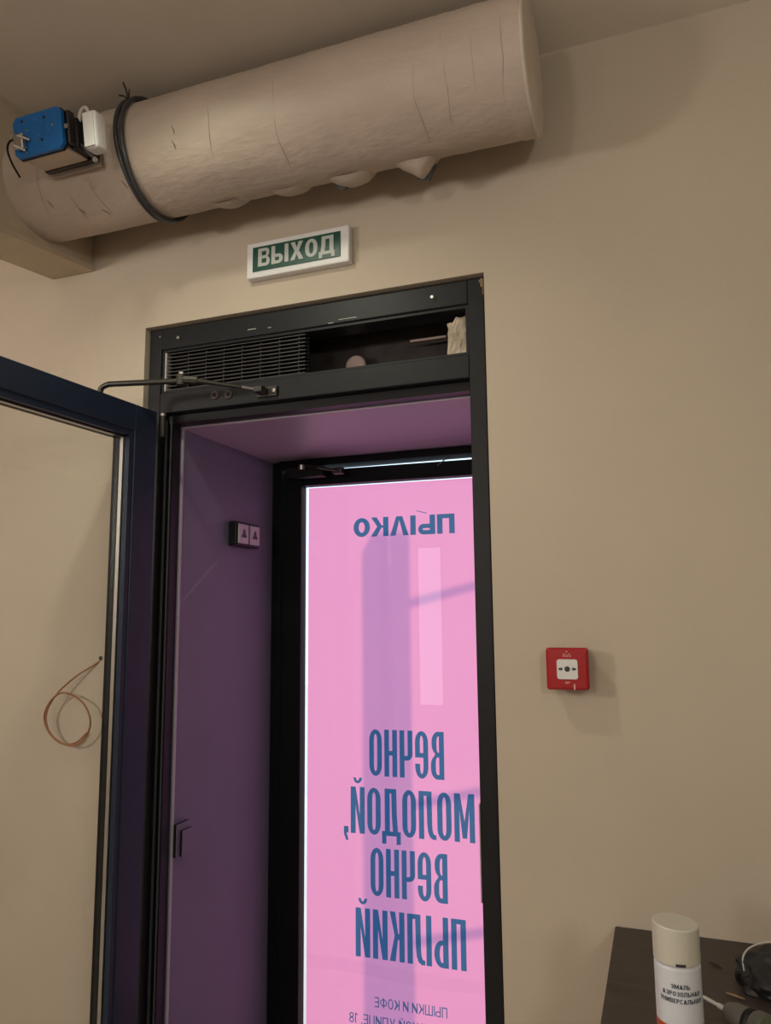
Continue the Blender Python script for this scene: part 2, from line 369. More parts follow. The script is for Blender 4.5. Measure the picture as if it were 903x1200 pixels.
# vestibule behind the door
VX0, VX1, VY = -1.275, -0.40, 0.62
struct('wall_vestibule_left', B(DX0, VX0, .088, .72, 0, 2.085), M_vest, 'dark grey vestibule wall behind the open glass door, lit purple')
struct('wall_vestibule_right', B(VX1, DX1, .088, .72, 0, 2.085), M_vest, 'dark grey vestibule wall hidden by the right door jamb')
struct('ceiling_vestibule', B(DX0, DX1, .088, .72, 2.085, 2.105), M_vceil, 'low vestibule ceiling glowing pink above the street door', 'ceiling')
struct('trim_vestibule', B(VX0, VX0 + .004, .0885, .096, 0, 2.085), M_pinkplate, 'thin pale corner bead along the front edge of the vestibule wall', 'trim')
# recess behind the transom
bm = B(DX0, DX1, .20, .25, 2.105, DZ); box(bm, DX0, -1.335, .09, .20, 2.105, DZ); box(bm, -.372, DX1, .09, .20, 2.105, DZ)
rec = struct('wall_transom_recess', bm, M_rec, 'dark dusty board at the back of the recess over the door')
obj('board_ledge', B(-1.33, -.375, .165, .199, 2.106, 2.20, bev=.004), M_rec, rec)
obj('round_knockout', disc((-.762, .166, 2.232), (0, -1, 0), .030, .012, 24, .004), M_disc, rec)
obj('torn_strip', B(-.60, -.50, .150, .163, 2.275, 2.281), M_disc, rec)
# street outside
struct('ground_pavement', B(-9, 9, .72, 14, -.12, -.02), M_pave, 'sunlit street pavement outside the glass door', 'pavement')

# ceiling beam at the left, underside dropping a little away from the front wall
bm = bmesh.new(); prof = [(-4, 2.33), (-.36, 2.534), (-.002, 2.577), (-.002, 2.899), (-4, 2.899)]
prof = [(-1.6, 2.372), (-.002, 2.577), (-.002, 2.899), (-1.6, 2.899)]
a = [bm.verts.new((-1.685, y, z)) for y, z in prof]; b = [bm.verts.new((-1.546, y, z)) for y, z in prof]
bm.faces.new(a); bm.faces.new(b[::-1])
for i in range(4): bm.faces.new((a[i], a[(i + 1) % 4], b[(i + 1) % 4], b[i]))
beam = struct('ceiling_beam', bm, M_beam, 'cream boxed beam under the ceiling that the round duct runs into', 'beam')
bm = bmesh.new(); d = .010
a = [bm.verts.new((-1.692, y, z + q)) for (y, z) in prof[:2] for q in (-.006, .012)]; b = [bm.verts.new((-1.536, y, z + q)) for (y, z) in prof[:2] for q in (-.006, .012)]
bm.faces.new((a[0], a[1], a[3], a[2])); bm.faces.new((b[0], b[1], b[3], b[2])); bm.faces.new((a[0], a[2], b[2], b[0])); bm.faces.new((a[1], a[3], b[3], b[1])); bm.faces.new((a[0], a[1], b[1], b[0])); bm.faces.new((a[2], a[3], b[3], b[2]))
obj('corner_bead', bm, M_beam, beam)

# ------------------------------------------------------------------ door frame with open transom
fr = thing('door_frame', 'dark grey metal door frame with an open transom on top', 'door frame', (-.853, .015, 0), kind='structure')
FL, FRt, TOP = -1.340, -.366, 2.363
FY0, FY1 = .015, .085
def fbox(name, x0, x1, z0, z1, y0=FY0, y1=FY1, m_=M_frame, bev=.0025): return obj(name, B(x0, x1, y0, y1, z0, z1, bev=bev), m_, fr)
fbox('jamb', FL, -1.300, 0, TOP); fbox('jamb', -.407, FRt, 0, TOP)
fbox('head', -1.300, -.407, 2.301, TOP); fbox('transom_bar', -1.300, -.407, 2.114, 2.173)
# inner glazing bead around the transom opening
bm = B(-1.300, -1.291, FY0 + .006, FY1, 2.173, 2.301); box(bm, -.4145, -.407, FY0 + .006, FY1, 2.173, 2.301)
box(bm, -1.291, -.4145, FY0 + .006, FY1, 2.293, 2.301); box(bm, -1.291, -.4145, FY0 + .006, FY1, 2.173, 2.180)
obj('transom_bead', bm, M_frame, fr)
# rebate and gaskets under the bar and on the jambs
bm = B(-1.300, -.407, .045, FY1, 2.090, 2.113); box(bm, -1.299, -1.277, .050, FY1, 0, 2.090); box(bm, -.408, -.402, .050, FY1, 0, 2.090)
obj('rebate', bm, M_black, fr)
for x, y, r in ((-1.293, .040, .0045), (-1.281, .047, .003), (-.4105, .045, .003)):
    obj('gasket', T([(x, y, .01), (x, y, 2.10)], r, 8), M_cable, fr, smooth=True)
obj('hinge_pin', T([(-1.284, .012, 2.045), (-1.284, .012, 2.105)], .0075, 14), M_dsteel, fr, smooth=True)
obj('hinge_cap', disc((-1.284, .012, 2.105), (0, 0, 1), .0085, .008, 14, .002), M_steel, fr, smooth=True)
for x, z in ((-1.244, 2.330), (-.497, 2.331), (-1.305, 2.340)):
    big = x > -1.3
    s_ = obj('screw', disc((x, .0148, z), (0, -1, 0), .0050 if big else .003, .003, 14, .001), M_steel, fr, smooth=True)
    if big: obj('screw_shadow', disc((x + .006, .0148, z - .004), (0, -1, 0), .0058, .0012, 14), M_black, s_)  # flat black disc set off-centre as the screw's painted shadow
for x, z in ((-1.119, 2.148), (-1.076, 2.145)):
    pl_ = obj('plug', disc((x, .0148, z), (0, -1, 0), .0125, .0035, 20, .0012), mat('plug_brown', (.040, .022, .020), .45), fr, smooth=True)
    obj('plug_centre', disc((x, .0112, z), (0, -1, 0), .006, .001, 14), M_black, pl_)
sp = obj('strike_plate', B(-.4105, -.4072, .016, .040, .918, 1.128, bev=.001), M_steel, fr)
for z in (.935, 1.110): obj('strike_screw', disc((-.4104, .028, z), (-1, 0, 0), .004, .0015, 10), M_steel, sp)
bm = bmesh.new()
for x0, z0, dx, dz in ((-.374, 2.338, .004, .022), (-.369, 2.318, .0022, .040), (-.378, 2.350, .003, .006)): box(bm, x0, x0 + dx, .0143, .0152, z0, z0 + dz)
obj('paint_chip', bm, M_splint, fr)
bm = bmesh.new()
for x0, x1, z in ((-.75, -.70, 2.309), (-.78, -.765, 2.303), (-1.02, -.995, 2.320), (-.958, -.948, 2.317)): box(bm, x0, x1, .0143, .0152, z, z + .0016)
obj('plaster_smear', bm, M_rim, fr)

# ------------------------------------------------------------------ glazed leaf, swung open into the room
leaf = thing('door_1', 'dark navy framed glass door leaf standing open to the left', 'door', (-1.2605, -.046, 0), (0, 0, R(-93.05)), kind='structure')
LW, LT = .90, .056          # local x along the leaf from the hinge, y = thickness (0 is the visible face), z up
def lob(name, bm, m_, smooth=False, par=None): return obj(name, bm, m_, par or leaf, smooth, local=True)
lob('stile', B(0, .082, -LT, 0, .012, 2.100, bev=.002), M_leaf)
lob('stile', B(LW - .098, LW, -LT, 0, .012, 2.100, bev=.002), M_leaf)
lob('top_rail', B(.082, LW - .098, -LT, 0, 2.030, 2.100, bev=.002), M_leaf)
lob('bottom_rail', B(.082, LW - .098, -LT, 0, .012, .12, bev=.002), M_leaf)
bm = B(.082, .099, -.018, -.003, .12, 2.030); box(bm, .099, LW - .098, -.018, -.003, 2.014, 2.030); lob('glazing_bead', bm, M_leaf)
bm = B(.082, .100, -LT, -.018, .12, 2.030); box(bm, .100, LW - .098, -LT, -.018, 2.012, 2.030); lob('gasket_bed', bm, M_black)
bm = B(.100, .1025, -.031, -.0205, .12, 2.012); box(bm, .1025, LW - .098, -.031, -.0205, 2.0095, 2.012); lob('glass_spacer', bm, M_steel)
lob('glass_pane', sheet(.0995, LW - .098, -.0192, .12, 2.0125), M_glass)
lob('glass_pane', sheet(.0995, LW - .098, -.0328, .12, 2.0125), M_glass)
# miter lines at the upper corner
bm = bmesh.new()
for (u0, z0, u1, z1) in ((.004, 2.096, .081, 2.031),):
    n = Vector((z1 - z0, 0, -(u1 - u0))).normalized() * .0006
    vs = [bm.verts.new((u0 + n.x, .0003, z0 + n.z)), bm.verts.new((u1 + n.x, .0003, z1 + n.z)), bm.verts.new((u1 - n.x, .0003, z1 - n.z)), bm.verts.new((u0 - n.x, .0003, z0 - n.z))]
    bm.faces.new(vs)
lob('mitre_joint', bm, M_black)

# ------------------------------------------------------------------ door closer
dc = thing('door_closer', 'dark jointed door closer arm reaching from the open leaf to the transom bar', 'door closer', (-1.36, -.20, 2.03))
obj('closer_body', B(-1.375, -1.326, -.36, -.12, 2.038, 2.090, bev=.006), M_dsteel, dc)
obj('main_arm', T(spline([(-1.352, -.165, 2.085), (-1.352, -.165, 2.115), (-1.347, -.166, 2.142), (-1.325, -.164, 2.151)], 5) + [Vector((-1.14, -.118, 2.152))], .0075, 10), M_dsteel, dc, smooth=True)
kn = obj('knuckle', disc((-1.135, -.117, 2.140), (0, 0, 1), .013, .028, 18, .003), M_dsteel, dc, smooth=True)
obj('knuckle_bolt', disc((-1.135, -.117, 2.168), (0, 0, 1), .008, .006, 6), M_steel, kn)
obj('forearm', T([(-1.108, -.112, 2.152), (-1.05, -.076, 2.146), (-1.00, -.044, 2.141)], [.0075, .0055, .005], 10), M_dsteel, dc, smooth=True)
obj('forearm_joint', T([(-1.130, -.117, 2.154), (-1.095, -.104, 2.151)], .011, 8), M_dsteel, dc)
obj('threaded_rod', T([(-1.00, -.044, 2.141), (-.967, -.022, 2.137)], .0035, 8), M_steel, dc, smooth=True)
br = obj('bracket', B(-.985, -.925, .006, .0148, 2.124, 2.152, bev=.002), M_dsteel, dc)
obj('bracket_lug', B(-.976, -.950, -.030, .006, 2.128, 2.146, bev=.003), M_dsteel, br)
obj('bracket_screw', disc((-.932, .006, 2.138), (0, -1, 0), .006, .004, 12, .001), M_steel, br, smooth=True)

# ------------------------------------------------------------------ ventilation grille in the transom
vg = thing('vent_grille', 'dark slatted metal grille filling the left half of the transom', 'grille', (-1.07, .03, 2.18))
GX0, GX1, GZ0, GZ1 = -1.291, -.852, 2.180, 2.293
NS = 11
for i in range(NS):
    z = GZ0 + .004 + (GZ1 - GZ0 - .008) * i / (NS - 1)
    bm = bmesh.new(); a = []
    for x in (GX0 + .004, GX1):
        a.append([bm.verts.new((x, yy, zz)) for yy, zz in ((.026, z - .0012), (.026, z + .0012), (.042, z + .0062), (.042, z + .0040))])
    for k in range(4): bm.faces.new((a[0][k], a[0][(k + 1) % 4], a[1][(k + 1) % 4], a[1][k]))
    bm.faces.new(a[0]); bm.faces.new(a[1][::-1])
    obj('slat', bm, M_grille, vg)
for i in range(8):
    x = GX0 + .0578 * (i + .0) + .012
    if i: obj('divider', B(x - .0012, x + .0012, .034, .046, GZ0, GZ1), M_grille, vg)
obj('end_strip', B(GX0, GX0 + .004, .022, .048, GZ0, GZ1), M_rim, vg)
obj('backing', B(GX0, GX1, .052, .056, GZ0, GZ1), M_black, vg)

# ------------------------------------------------------------------ crumbling foam in the transom
bm = bmesh.new(); box(bm, -.468, -.416, .048, .084, 2.1805, 2.283)
bmesh.ops.subdivide_edges(bm, edges=bm.edges[:], cuts=6, use_grid_fill=True)
for v in bm.verts:
    n = noise.noise_vector(v.co * 42) * .006 + noise.noise_vector(v.co * 110) * .004
    v.co.x += n.x if v.co.x < -.425 else -abs(n.x) * .3; v.co.y += n.y; v.co.z += n.z if v.co.z > 2.19 else 0
    if v.co.z > 2.25: v.co.z -= (v.co.x < -.45) * .012
foam = obj('foam_chunk', bm, M_foam)
tag(foam, 'crumbling beige foam chunk stuck in the right end of the transom', 'foam')

# ------------------------------------------------------------------ exit sign
es = thing('exit_sign', 'white exit sign with green plate and grey letters on the wall above the door', 'sign', (-.852, 0, 2.445))
obj('housing', B(-1.003, -.703, -.026, -.0005, 2.445, 2.545, bev=.004), M_white, es)
obj('plate', B(-.983, -.727, -.0285, -.0262, 2.461, 2.530, bev=.001), M_green, es)
W_, gl = layout('ВЫХОД', .66, .21, .17, .10)
kx = .222 / W_
for ch, x, P in gl:
    f = lambda u, v, d, x=x: (-.966 + (x + u) * kx, -.0286 - d, 2.473 + v * .050)
    obj('letter', plate(P, lambda u, v: f(u, v, 0), lambda u, v: f(u, v, .0006)), M_signlet, es)

# ------------------------------------------------------------------ fire alarm call point
ca = thing('fire_alarm_call_point', 'square red fire alarm call point with white button on the bare wall', 'fire alarm', (-.195, 0, 1.39))
obj('back_box', B(-.236, -.156, -.030, -.0005, 1.392, 1.472, bev=.004), M_red, ca)
obj('front_cover', B(-.240, -.152, -.055, -.030, 1.388, 1.476, bev=.006, seg=3), M_red, ca)
rr_ = arc(.0165, .0155, .005, .005, 0, 90, 5) + arc(-.0165, .0155, .005, .005, 90, 180, 5) + arc(-.0165, -.0155, .005, .005, 180, 270, 5) + arc(.0165, -.0155, .005, .005, 270, 360, 5)
bt = obj('button_plate', plate([[rr_]], lambda u, v: (-.1955 + u, -.0552, 1.4315 + v), lambda u, v: (-.1955 + u, -.0575, 1.4315 + v)), mat('button_grey_white', (.60, .60, .58), .4), ca)
obj('button_dot', flat([[arc(0, 0, .0058, .0058, 0, 360, 20)[:-1]]], lambda u, v: (-.1955 + u, -.0577, 1.432 + v)), M_dot, bt)
for s_ in (-1, 1):
    P = [[[(.0035, 0), (.0075, .0045), (.0075, .0022), (.0125, .0022), (.0125, -.0022), (.0075, -.0022), (.0075, -.0045)]]]
    obj('button_arrow', flat(P, lambda u, v: (-.1955 + s_ * (.0055 + u), -.0577, 1.432 + v)), M_dot, bt)
M_alink = mat('alarm_print', (.62, .35, .34), .5)
bm = bmesh.new()      # house-and-flame pictogram over the button
for x, z, dx, dz in ((-.2035, 1.4625, .005, .0012), (-.1965, 1.4665, .002, .003), (-.1935, 1.4625, .004, .0012), (-.2035, 1.4575, .003, .003), (-.1985, 1.4575, .006, .0012), (-.1905, 1.4575, .003, .003), (-.1985, 1.4600, .006, .001)): box(bm, x, x + dx, -.0556, -.0552, z, z + dz)
obj('pictogram', bm, M_alink, ca)
bm = bmesh.new()
for x, z, dx in ((-.201, 1.4045, .011), (-.201, 1.4020, .008)): box(bm, x, x + dx, -.0556, -.0552, z, z + .0011)
obj('printed_line', bm, M_alink, ca)
obj('key_slot', B(-.1835, -.1805, -.0556, -.0545, 1.389, 1.401), M_alink, ca)

# ------------------------------------------------------------------ round duct
DXL, DXR, DYC, DZC, DR = -1.546, -.205, -.20, 2.72, .139
du = thing('ventilation_duct', 'big round beige painted ventilation duct hanging under the ceiling', 'duct', (-.87, DYC, DZC))
bm = bmesh.new(); NX, NA = 150, 96; grid = []
seams = [-1.43, -1.30, -1.02, -.93, -.78, -.60, -.37, -.30]
for i in range(NX + 1):
    x = DXL + (DXR - DXL) * i / NX; row = []
    for j in range(NA):
        a = 2 * PI * j / NA; p = Vector((x, math.cos(a), math.sin(a)))
        r = DR + .0022 * noise.noise(Vector((x * 5, p.y * 1.6, p.z * 1.6))) + .0012 * noise.noise(Vector((x * 30, p.y * 3, p.z * 3)))
        for k, sx in enumerate(seams):
            q = x - sx - .018 * noise.noise(Vector((k * 7.1, p.y * 1.3, p.z * 1.3)))
            r += .0021 * math.exp(-(q / .0075) ** 2) * max(0, noise.noise(Vector((k * 3.3, p.y * 2.2, p.z * 2.2))) + .25)
        if x > -.235: r += .002
        row.append(bm.verts.new((x, DYC + r * p.y, DZC + r * p.z)))
    grid.append(row)
for i in range(NX):
    for j in range(NA): bm.faces.new((grid[i][j], grid[i][(j + 1) % NA], grid[i + 1][(j + 1) % NA], grid[i + 1][j]))
obj('duct_wrap', bm, M_duct, du, smooth=True)
bm = bmesh.new(); prev = None
for k, (dx, rr) in enumerate(((0, 1.016), (.004, 1.018), (.007, 1.0), (.009, .93), (.011, .6), (.012, .2))):
    ring = [bm.verts.new((DXR + dx, DYC + DR * rr * (1 + .008 * noise.noise(Vector((9, math.cos(2 * PI * j / NA) * 3, math.sin(2 * PI * j / NA) * 3)))) * math.cos(2 * PI * j / NA), DZC + DR * rr * math.sin(2 * PI * j / NA))) for j in range(NA)]
    if prev: 
        for j in range(NA): bm.faces.new((prev[j], prev[(j + 1) % NA], ring[(j + 1) % NA], ring[j]))
    prev = ring
bm.faces.new(prev); obj('end_cap', bm, mat('lit_cap_paint', (.58, .50, .42), .6, nscale=12, namt=.12, bump=.4, bscale=50), du, smooth=True)  # cap colour lightened to imitate light on the end face
# raised tape edge lines around the wrap
for k, (x, a0, a1) in enumerate(((-.43, 195, 262), (-.365, 170, 250), (-.305, 165, 255), (-.245, 120, 285), (-.76, 170, 275), (-.93, 175, 240), (-1.29, 215, 265), (-1.36, 225, 262), (-1.45, 180, 245))):
    pts = []
    for i in range(40):
        a = R(a0 + (a1 - a0) * i / 39); rr = DR + .0002
        pts.append((x + .010 * noise.noise(Vector((k * 5.1, a * 1.7, 0))), DYC + rr * math.cos(a), DZC + rr * math.sin(a)))
    obj('tape_edge', T(pts, [.0003 + .0012 * math.sin(PI * i / 39) * (.6 + .4 * noise.noise(Vector((k, i * .4, 3)))) for i in range(40)], 6), M_duct, du, smooth=True)
# torn flaps of insulation under the duct
for k, (xa, xb, dp) in enumerate(((-.530, -.432, .040), (-.697, -.594, .020), (-.852, -.765, .010), (-1.02, -.945, .008))):
    bm = bmesh.new(); rows = []
    for i in range(21):
        u = i / 20; x = xa + (xb - xa) * u
        env = math.sin(PI * u) ** .6 if k else (u / .62) ** .8 if u < .62 else ((1 - u) / .38)
        row = []
        for q in range(13):
            v = q / 12; a = R(280 + 46 * v)
            rr = DR - .002 + dp * env * math.sin(PI * v) ** .8 * (1 + .18 * noise.noise(Vector((k * 4, u * 5, v * 3)))) + .003 * env
            row.append(bm.verts.new((x, DYC + rr * math.cos(a), DZC + rr * math.sin(a))))
        rows.append(row)
    for i in range(20):
        for q in range(12): bm.faces.new((rows[i][q], rows[i + 1][q], rows[i + 1][q + 1], rows[i][q + 1]))
    fl = obj('torn_flap', bm, M_duct, du, smooth=True)
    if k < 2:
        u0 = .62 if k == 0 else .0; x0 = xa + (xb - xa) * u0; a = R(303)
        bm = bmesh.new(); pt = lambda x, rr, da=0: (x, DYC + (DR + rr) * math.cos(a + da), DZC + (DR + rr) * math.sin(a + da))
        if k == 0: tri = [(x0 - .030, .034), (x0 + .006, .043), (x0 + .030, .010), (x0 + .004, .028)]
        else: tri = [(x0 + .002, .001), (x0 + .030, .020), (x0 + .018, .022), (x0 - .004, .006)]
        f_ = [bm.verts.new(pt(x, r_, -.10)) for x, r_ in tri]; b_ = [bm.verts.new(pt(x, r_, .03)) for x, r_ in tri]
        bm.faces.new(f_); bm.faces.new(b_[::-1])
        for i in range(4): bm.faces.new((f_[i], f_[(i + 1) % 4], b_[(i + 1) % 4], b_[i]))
        obj('hollow_shade', bm, M_dot, fl)  # dark piece standing in for the shade inside the hollow flap
M_crease = mat('duct_crease', (.16, .12, .09), .8)
for x, a, ln in ((-1.435, 228, .010), (-1.30, 250, .026), (-1.435, 205, .012), (-1.03, 203, .010), (-1.025, 190, .009), (-1.36, 243, .016), (-1.20, 226, .012)):
    q = R(a); p = Vector((x, DYC + (DR + .001) * math.cos(q), DZC + (DR + .001) * math.sin(q))); q2 = R(a + 9)
    p2 = Vector((x + ln * .5, DYC + (DR + .001) * math.cos(q2), DZC + (DR + .001) * math.sin(q2)))
    obj('crease', T([p, (p + p2) / 2 + Vector((.002, 0, 0)), p2], [.0004, .0011, .0003], 6), M_crease, du)

# ------------------------------------------------------------------ twin cable strapped round the duct
cb = thing('strap_cable', 'black twin cable looped around the beige duct near the blue actuator', 'cable', (-1.17, DYC, DZC))
for dx in (0, .014):
    bm = bmesh.new(); pts = []
    for i in range(96):
        a = 2 * PI * i / 96
        pts.append((-1.176 + dx + .005 * math.sin(a * 2 + dx * 60) + .004 * math.cos(a), DYC + (DR + .0085) * math.cos(a), DZC + (DR + .0085) * math.sin(a)))
    tube(bm, pts, .0058, 10, closed=True); obj('cable', bm, M_cable, cb, smooth=True)
a0 = R(140); base = Vector((-1.172, DYC + .150 * math.cos(a0), DZC + .150 * math.sin(a0)))
for k, off in enumerate(((-.008, -.012, .040), (.010, -.010, .018), (-.022, -.008, .012))):
    obj('twisted_end', T(spline([base, base + Vector(off) * .45 + Vector((.004, -.004, 0)), base + Vector(off)], 4), .0022, 7), M_dsteel, cb, smooth=True)

# ------------------------------------------------------------------ damper actuator (blue)
tilt = R(10)
ac = thing('damper_actuator', 'blue damper actuator with silver body bolted to the left end of the duct', 'actuator', (-1.318, -.448, 2.678), (tilt, 0, 0))
def aob(name, bm, m_, par=None, smooth=False): return obj(name, bm, m_, par or ac, smooth, local=True)
# local: x along the duct, y into the duct, z up; the blue face is at y = 0
oct_ = lambda w_, h_, c: [(-w_ + c, -h_), (w_ - c, -h_), (w_, -h_ + c), (w_, h_ - c), (w_ - c, h_), (-w_ + c, h_), (-w_, h_ - c), (-w_, -h_ + c)]
cov = aob('cover', plate([[oct_(.0715, .0475, .010)]], lambda u, v: (u, 0, v), lambda u, v: (u, .010, v)), M_blue)
aob('cover_rim', plate([[oct_(.0730, .0490, .010)]], lambda u, v: (u, .010, v), lambda u, v: (u, .016, v)), M_black)
aob('body', B(-.066, .066, .016, .090, -.044, .044, bev=.004), M_silver)
aob('base_strip', B(-.070, .086, .090, .105, -.046, .036, bev=.002), M_dsteel)
aob('mounting_plate', B(-.060, .090, .105, .108, -.056, .03), M_silver)
aob('side_housing', B(.066, .090, .030, .090, -.040, .032, bev=.006), M_black)
aob('side_screen', B(.0662, .0690, .018, .030, -.030, .030), M_dsteel)
for u, v, r in ((-.044, .036, .0035), (.022, .031, .0035), (.012, -.018, .0035), (-.030, .012, .0025), (-.034, -.039, .0025), (.045, .008, .003), (-.004, .030, .0018), (.004, -.006, .0018)):
    aob('screw', disc((u, .0002, v), (0, -1, 0), r, .0016, 12), M_steel if r < .0034 else M_dsteel, cov)
ringp = arc(0, 0, .012, .018, 0, 360, 24)[:-1]; ringi = arc(0, 0, .0105, .0165, 0, 360, 24)[:-1]
aob('moulded_oval', plate([[ringp, ringi]], lambda u, v: (.030 + u, .0002, .006 + v), lambda u, v: (.030 + u, -.0006, .006 + v)), M_blue, cov)
cl = aob('shaft_clamp', B(-.060, -.032, -.016, -.0005, -.032, .002, bev=.003), M_steel)
aob('clamp_bolt', T([(-.040, -.022, -.006), (-.020, -.006, -.014)], .0035, 8), M_steel, cl)
aob('clamp_bolt', T([(-.052, -.022, -.026), (-.034, -.006, -.036)], .0035, 8), M_steel, cl)
aob('clamp_nut', disc((-.070, -.006, .006), (1, 0, 0), .006, .012, 6), M_steel, cl)
aob('feed_cable', T(spline([(-.070, .004, .002), (-.086, .000, -.002), (-.102, .008, -.016), (-.112, .030, -.038), (-.116, .055, -.060)], 5), .0025, 8), M_black, None, True)
aob('lever', B(.075, .084, .010, .030, -.036, .040, bev=.002), M_dsteel)
aob('lever_nut', disc((.0795, .010, .0), (0, -1, 0), .006, .006, 6), M_steel)

# ------------------------------------------------------------------ white junction box beside it
jb = thing('junction_box', 'small white plastic junction box on the duct beside the blue actuator', 'junction box', (-1.182, -.412, 2.668), (R(10), 0, 0))
obj('box_body', B(-.020, .018, -.018, .022, -.043, .045, bev=.008, seg=3), M_white, jb, True, True)
obj('box_lid', B(-.016, .013, -.0205, -.0175, -.038, .040, bev=.0014), M_white, jb, False, True)
obj('metal_clip', T([(-.024, -.020, -.030), (-.010, -.022, -.050), (.008, -.020, -.068)], [.003, .0035, .004], 8), M_dsteel, jb, True, True)
obj('clip_eye', disc((.011, -.017, -.072), (0, -1, 0), .0055, .006, 12), M_steel, jb, True, True)
obj('grey_cable', T(spline([(-.012, .0, .044), (-.020, .0, .062), (-.038, .004, .060), (-.052, .01, .035), (-.056, .02, .01)], 6), .0045, 10), mat('cable_grey_white', (.55, .52, .48), .5), jb, True, True)

# ------------------------------------------------------------------ loose wire on the left wall
pts = [(-1.455, .004, 1.433), (-1.470, -.004, 1.421), (-1.520, -.020, 1.388), (-1.572, -.030, 1.342), (-1.600, -.034, 1.296), (-1.598, -.034, 1.255), (-1.575, -.030, 1.224), (-1.535, -.026, 1.207), (-1.495, -.026, 1.212),
       (-1.463, -.030, 1.240), (-1.452, -.034, 1.275), (-1.468, -.037, 1.312), (-1.505, -.038, 1.338), (-1.550, -.038, 1.345), (-1.588, -.036, 1.322), (-1.608, -.035, 1.285), (-1.600, -.033, 1.250), (-1.572, -.028, 1.219), (-1.540, -.022, 1.207), (-1.510, -.014, 1.214), (-1.484, -.010, 1.238)]
wl = thing('wire_loop', 'thin brown wire hanging in a loop from a wall hole behind the glass door', 'wire', (-1.455, 0, 1.433))
obj('wire', T(spline(pts, 6), .0026, 8), M_wire, wl, smooth=True)
obj('wall_hole', disc((-1.455, -.0003, 1.437), (0, -1, 0), .006, .001, 12), M_dot, wl)

# ------------------------------------------------------------------ vestibule fittings
sw = thing('double_switch', 'black double switch with two bell symbols on the purple vestibule wall', 'switch', (VX0, .434, 1.80))
obj('backbox', B(VX0 + .0005, VX0 + .030, .345, .489, 1.768, 1.846, bev=.004), M_black, sw)
for y0, y1 in ((.353, .412), (.422, .481)):
    p_ = obj('rocker', B(VX0 + .0302, VX0 + .036, y0, y1, 1.776, 1.838, bev=.002), M_pinkplate, sw)
    c_ = (y0 + y1) / 2
    P = [[[(-.020, -.012), (.020, -.012), (.020, -.006), (.012, .002), (.009, .016), (0, .024), (-.009, .016), (-.012, .002), (-.020, -.006)]]]
    obj('bell_symbol', flat(P, lambda u, v: (VX0 + .0363, c_ + u * .8, 1.805 + v * .8)), M_dot, p_)
cp = thing('cover_plate', 'square raised cover plate on the purple vestibule wall beside the door jamb', 'cover plate', (VX0, .13, .95))
obj('outer_shade_side', B(VX0 + .0005, VX0 + .010, .099, .160, .905, .990, bev=.001), M_black, cp)  # black sides here and below stand in for shade on the plate edges
obj('outer_plate', B(VX0 + .0102, VX0 + .0115, .099, .160, .905, .990), M_vest, cp)
obj('inner_shade_side', B(VX0 + .0117, VX0 + .019, .114, .160, .905, .972, bev=.001), M_black, cp)
obj('inner_plate', B(VX0 + .0192, VX0 + .0205, .114, .160, .905, .972), M_vest, cp)

# outer street door: black frame, leaf, glass
OF = thing('door_frame_street', 'black frame of the street door at the back of the vestibule', 'door frame', (-.81, .62, 0), kind='structure')
obj('jamb', B(VX0, -1.240, .630, .700, 0, 2.085, bev=.002), M_outer, OF); obj('jamb', B(-.435, VX1, .630, .700, 0, 2.085, bev=.002), M_outer, OF)
obj('head', B(-1.240, -.435, .610, .690, 2.060, 2.085, bev=.002), M_outer, OF)
sd = thing('door_2', 'black framed street door glazed with a pink poster, standing slightly ajar', 'door', (-.812, .70, 0), (0, 0, R(2.0)), kind='structure')
def sob(name, bm, m_, par=None, smooth=False): return obj(name, bm, m_, par or sd, smooth, local=True)
SX0, SX1 = -.424, .372
sob('stile', B(SX0, SX0 + .066, -.045, .001, .01, 2.0505, bev=.002), M_outer); sob('stile', B(SX1 - .066, SX1, -.045, .001, .01, 2.0505, bev=.002), M_outer)
sob('top_rail', B(SX0 + .066, SX1 - .066, -.045, .001, 1.999, 2.0505, bev=.002), M_outer); sob('bottom_rail', B(SX0 + .066, SX1 - .066, -.045, .001, .01, .11, bev=.002), M_outer)
sob('glass_pane', sheet(SX0 + .066, SX1 - .066, -.008, .11, 1.999), M_glass2)
oc = thing('street_door_closer', 'black door closer with a shiny arm on top of the street door', 'door closer', (-1.08, .64, 2.04))
obj('body', B(-1.20, -1.06, .585, .628, 2.018, 2.056, bev=.004), M_black, oc)
obj('arm', T([(-1.13, .575, 2.055), (-1.06, .55, 2.040), (-1.00, .575, 2.030)], .005, 8), M_dsteel, oc)
obj('arm_joint', disc((-1.13, .57, 2.040), (0, 0, 1), .012, .018, 12, .002), M_steel, oc)
obj('foot', B(-1.02, -.985, .575, .602, 2.020, 2.042, bev=.003), M_dsteel, oc)
obj('thin_cable', T(spline([(-.660, .600, 2.025), (-.635, .592, 2.038), (-.610, .598, 2.052), (-.585, .602, 2.058)], 5), .0016, 6), M_cable, oc, smooth=True)

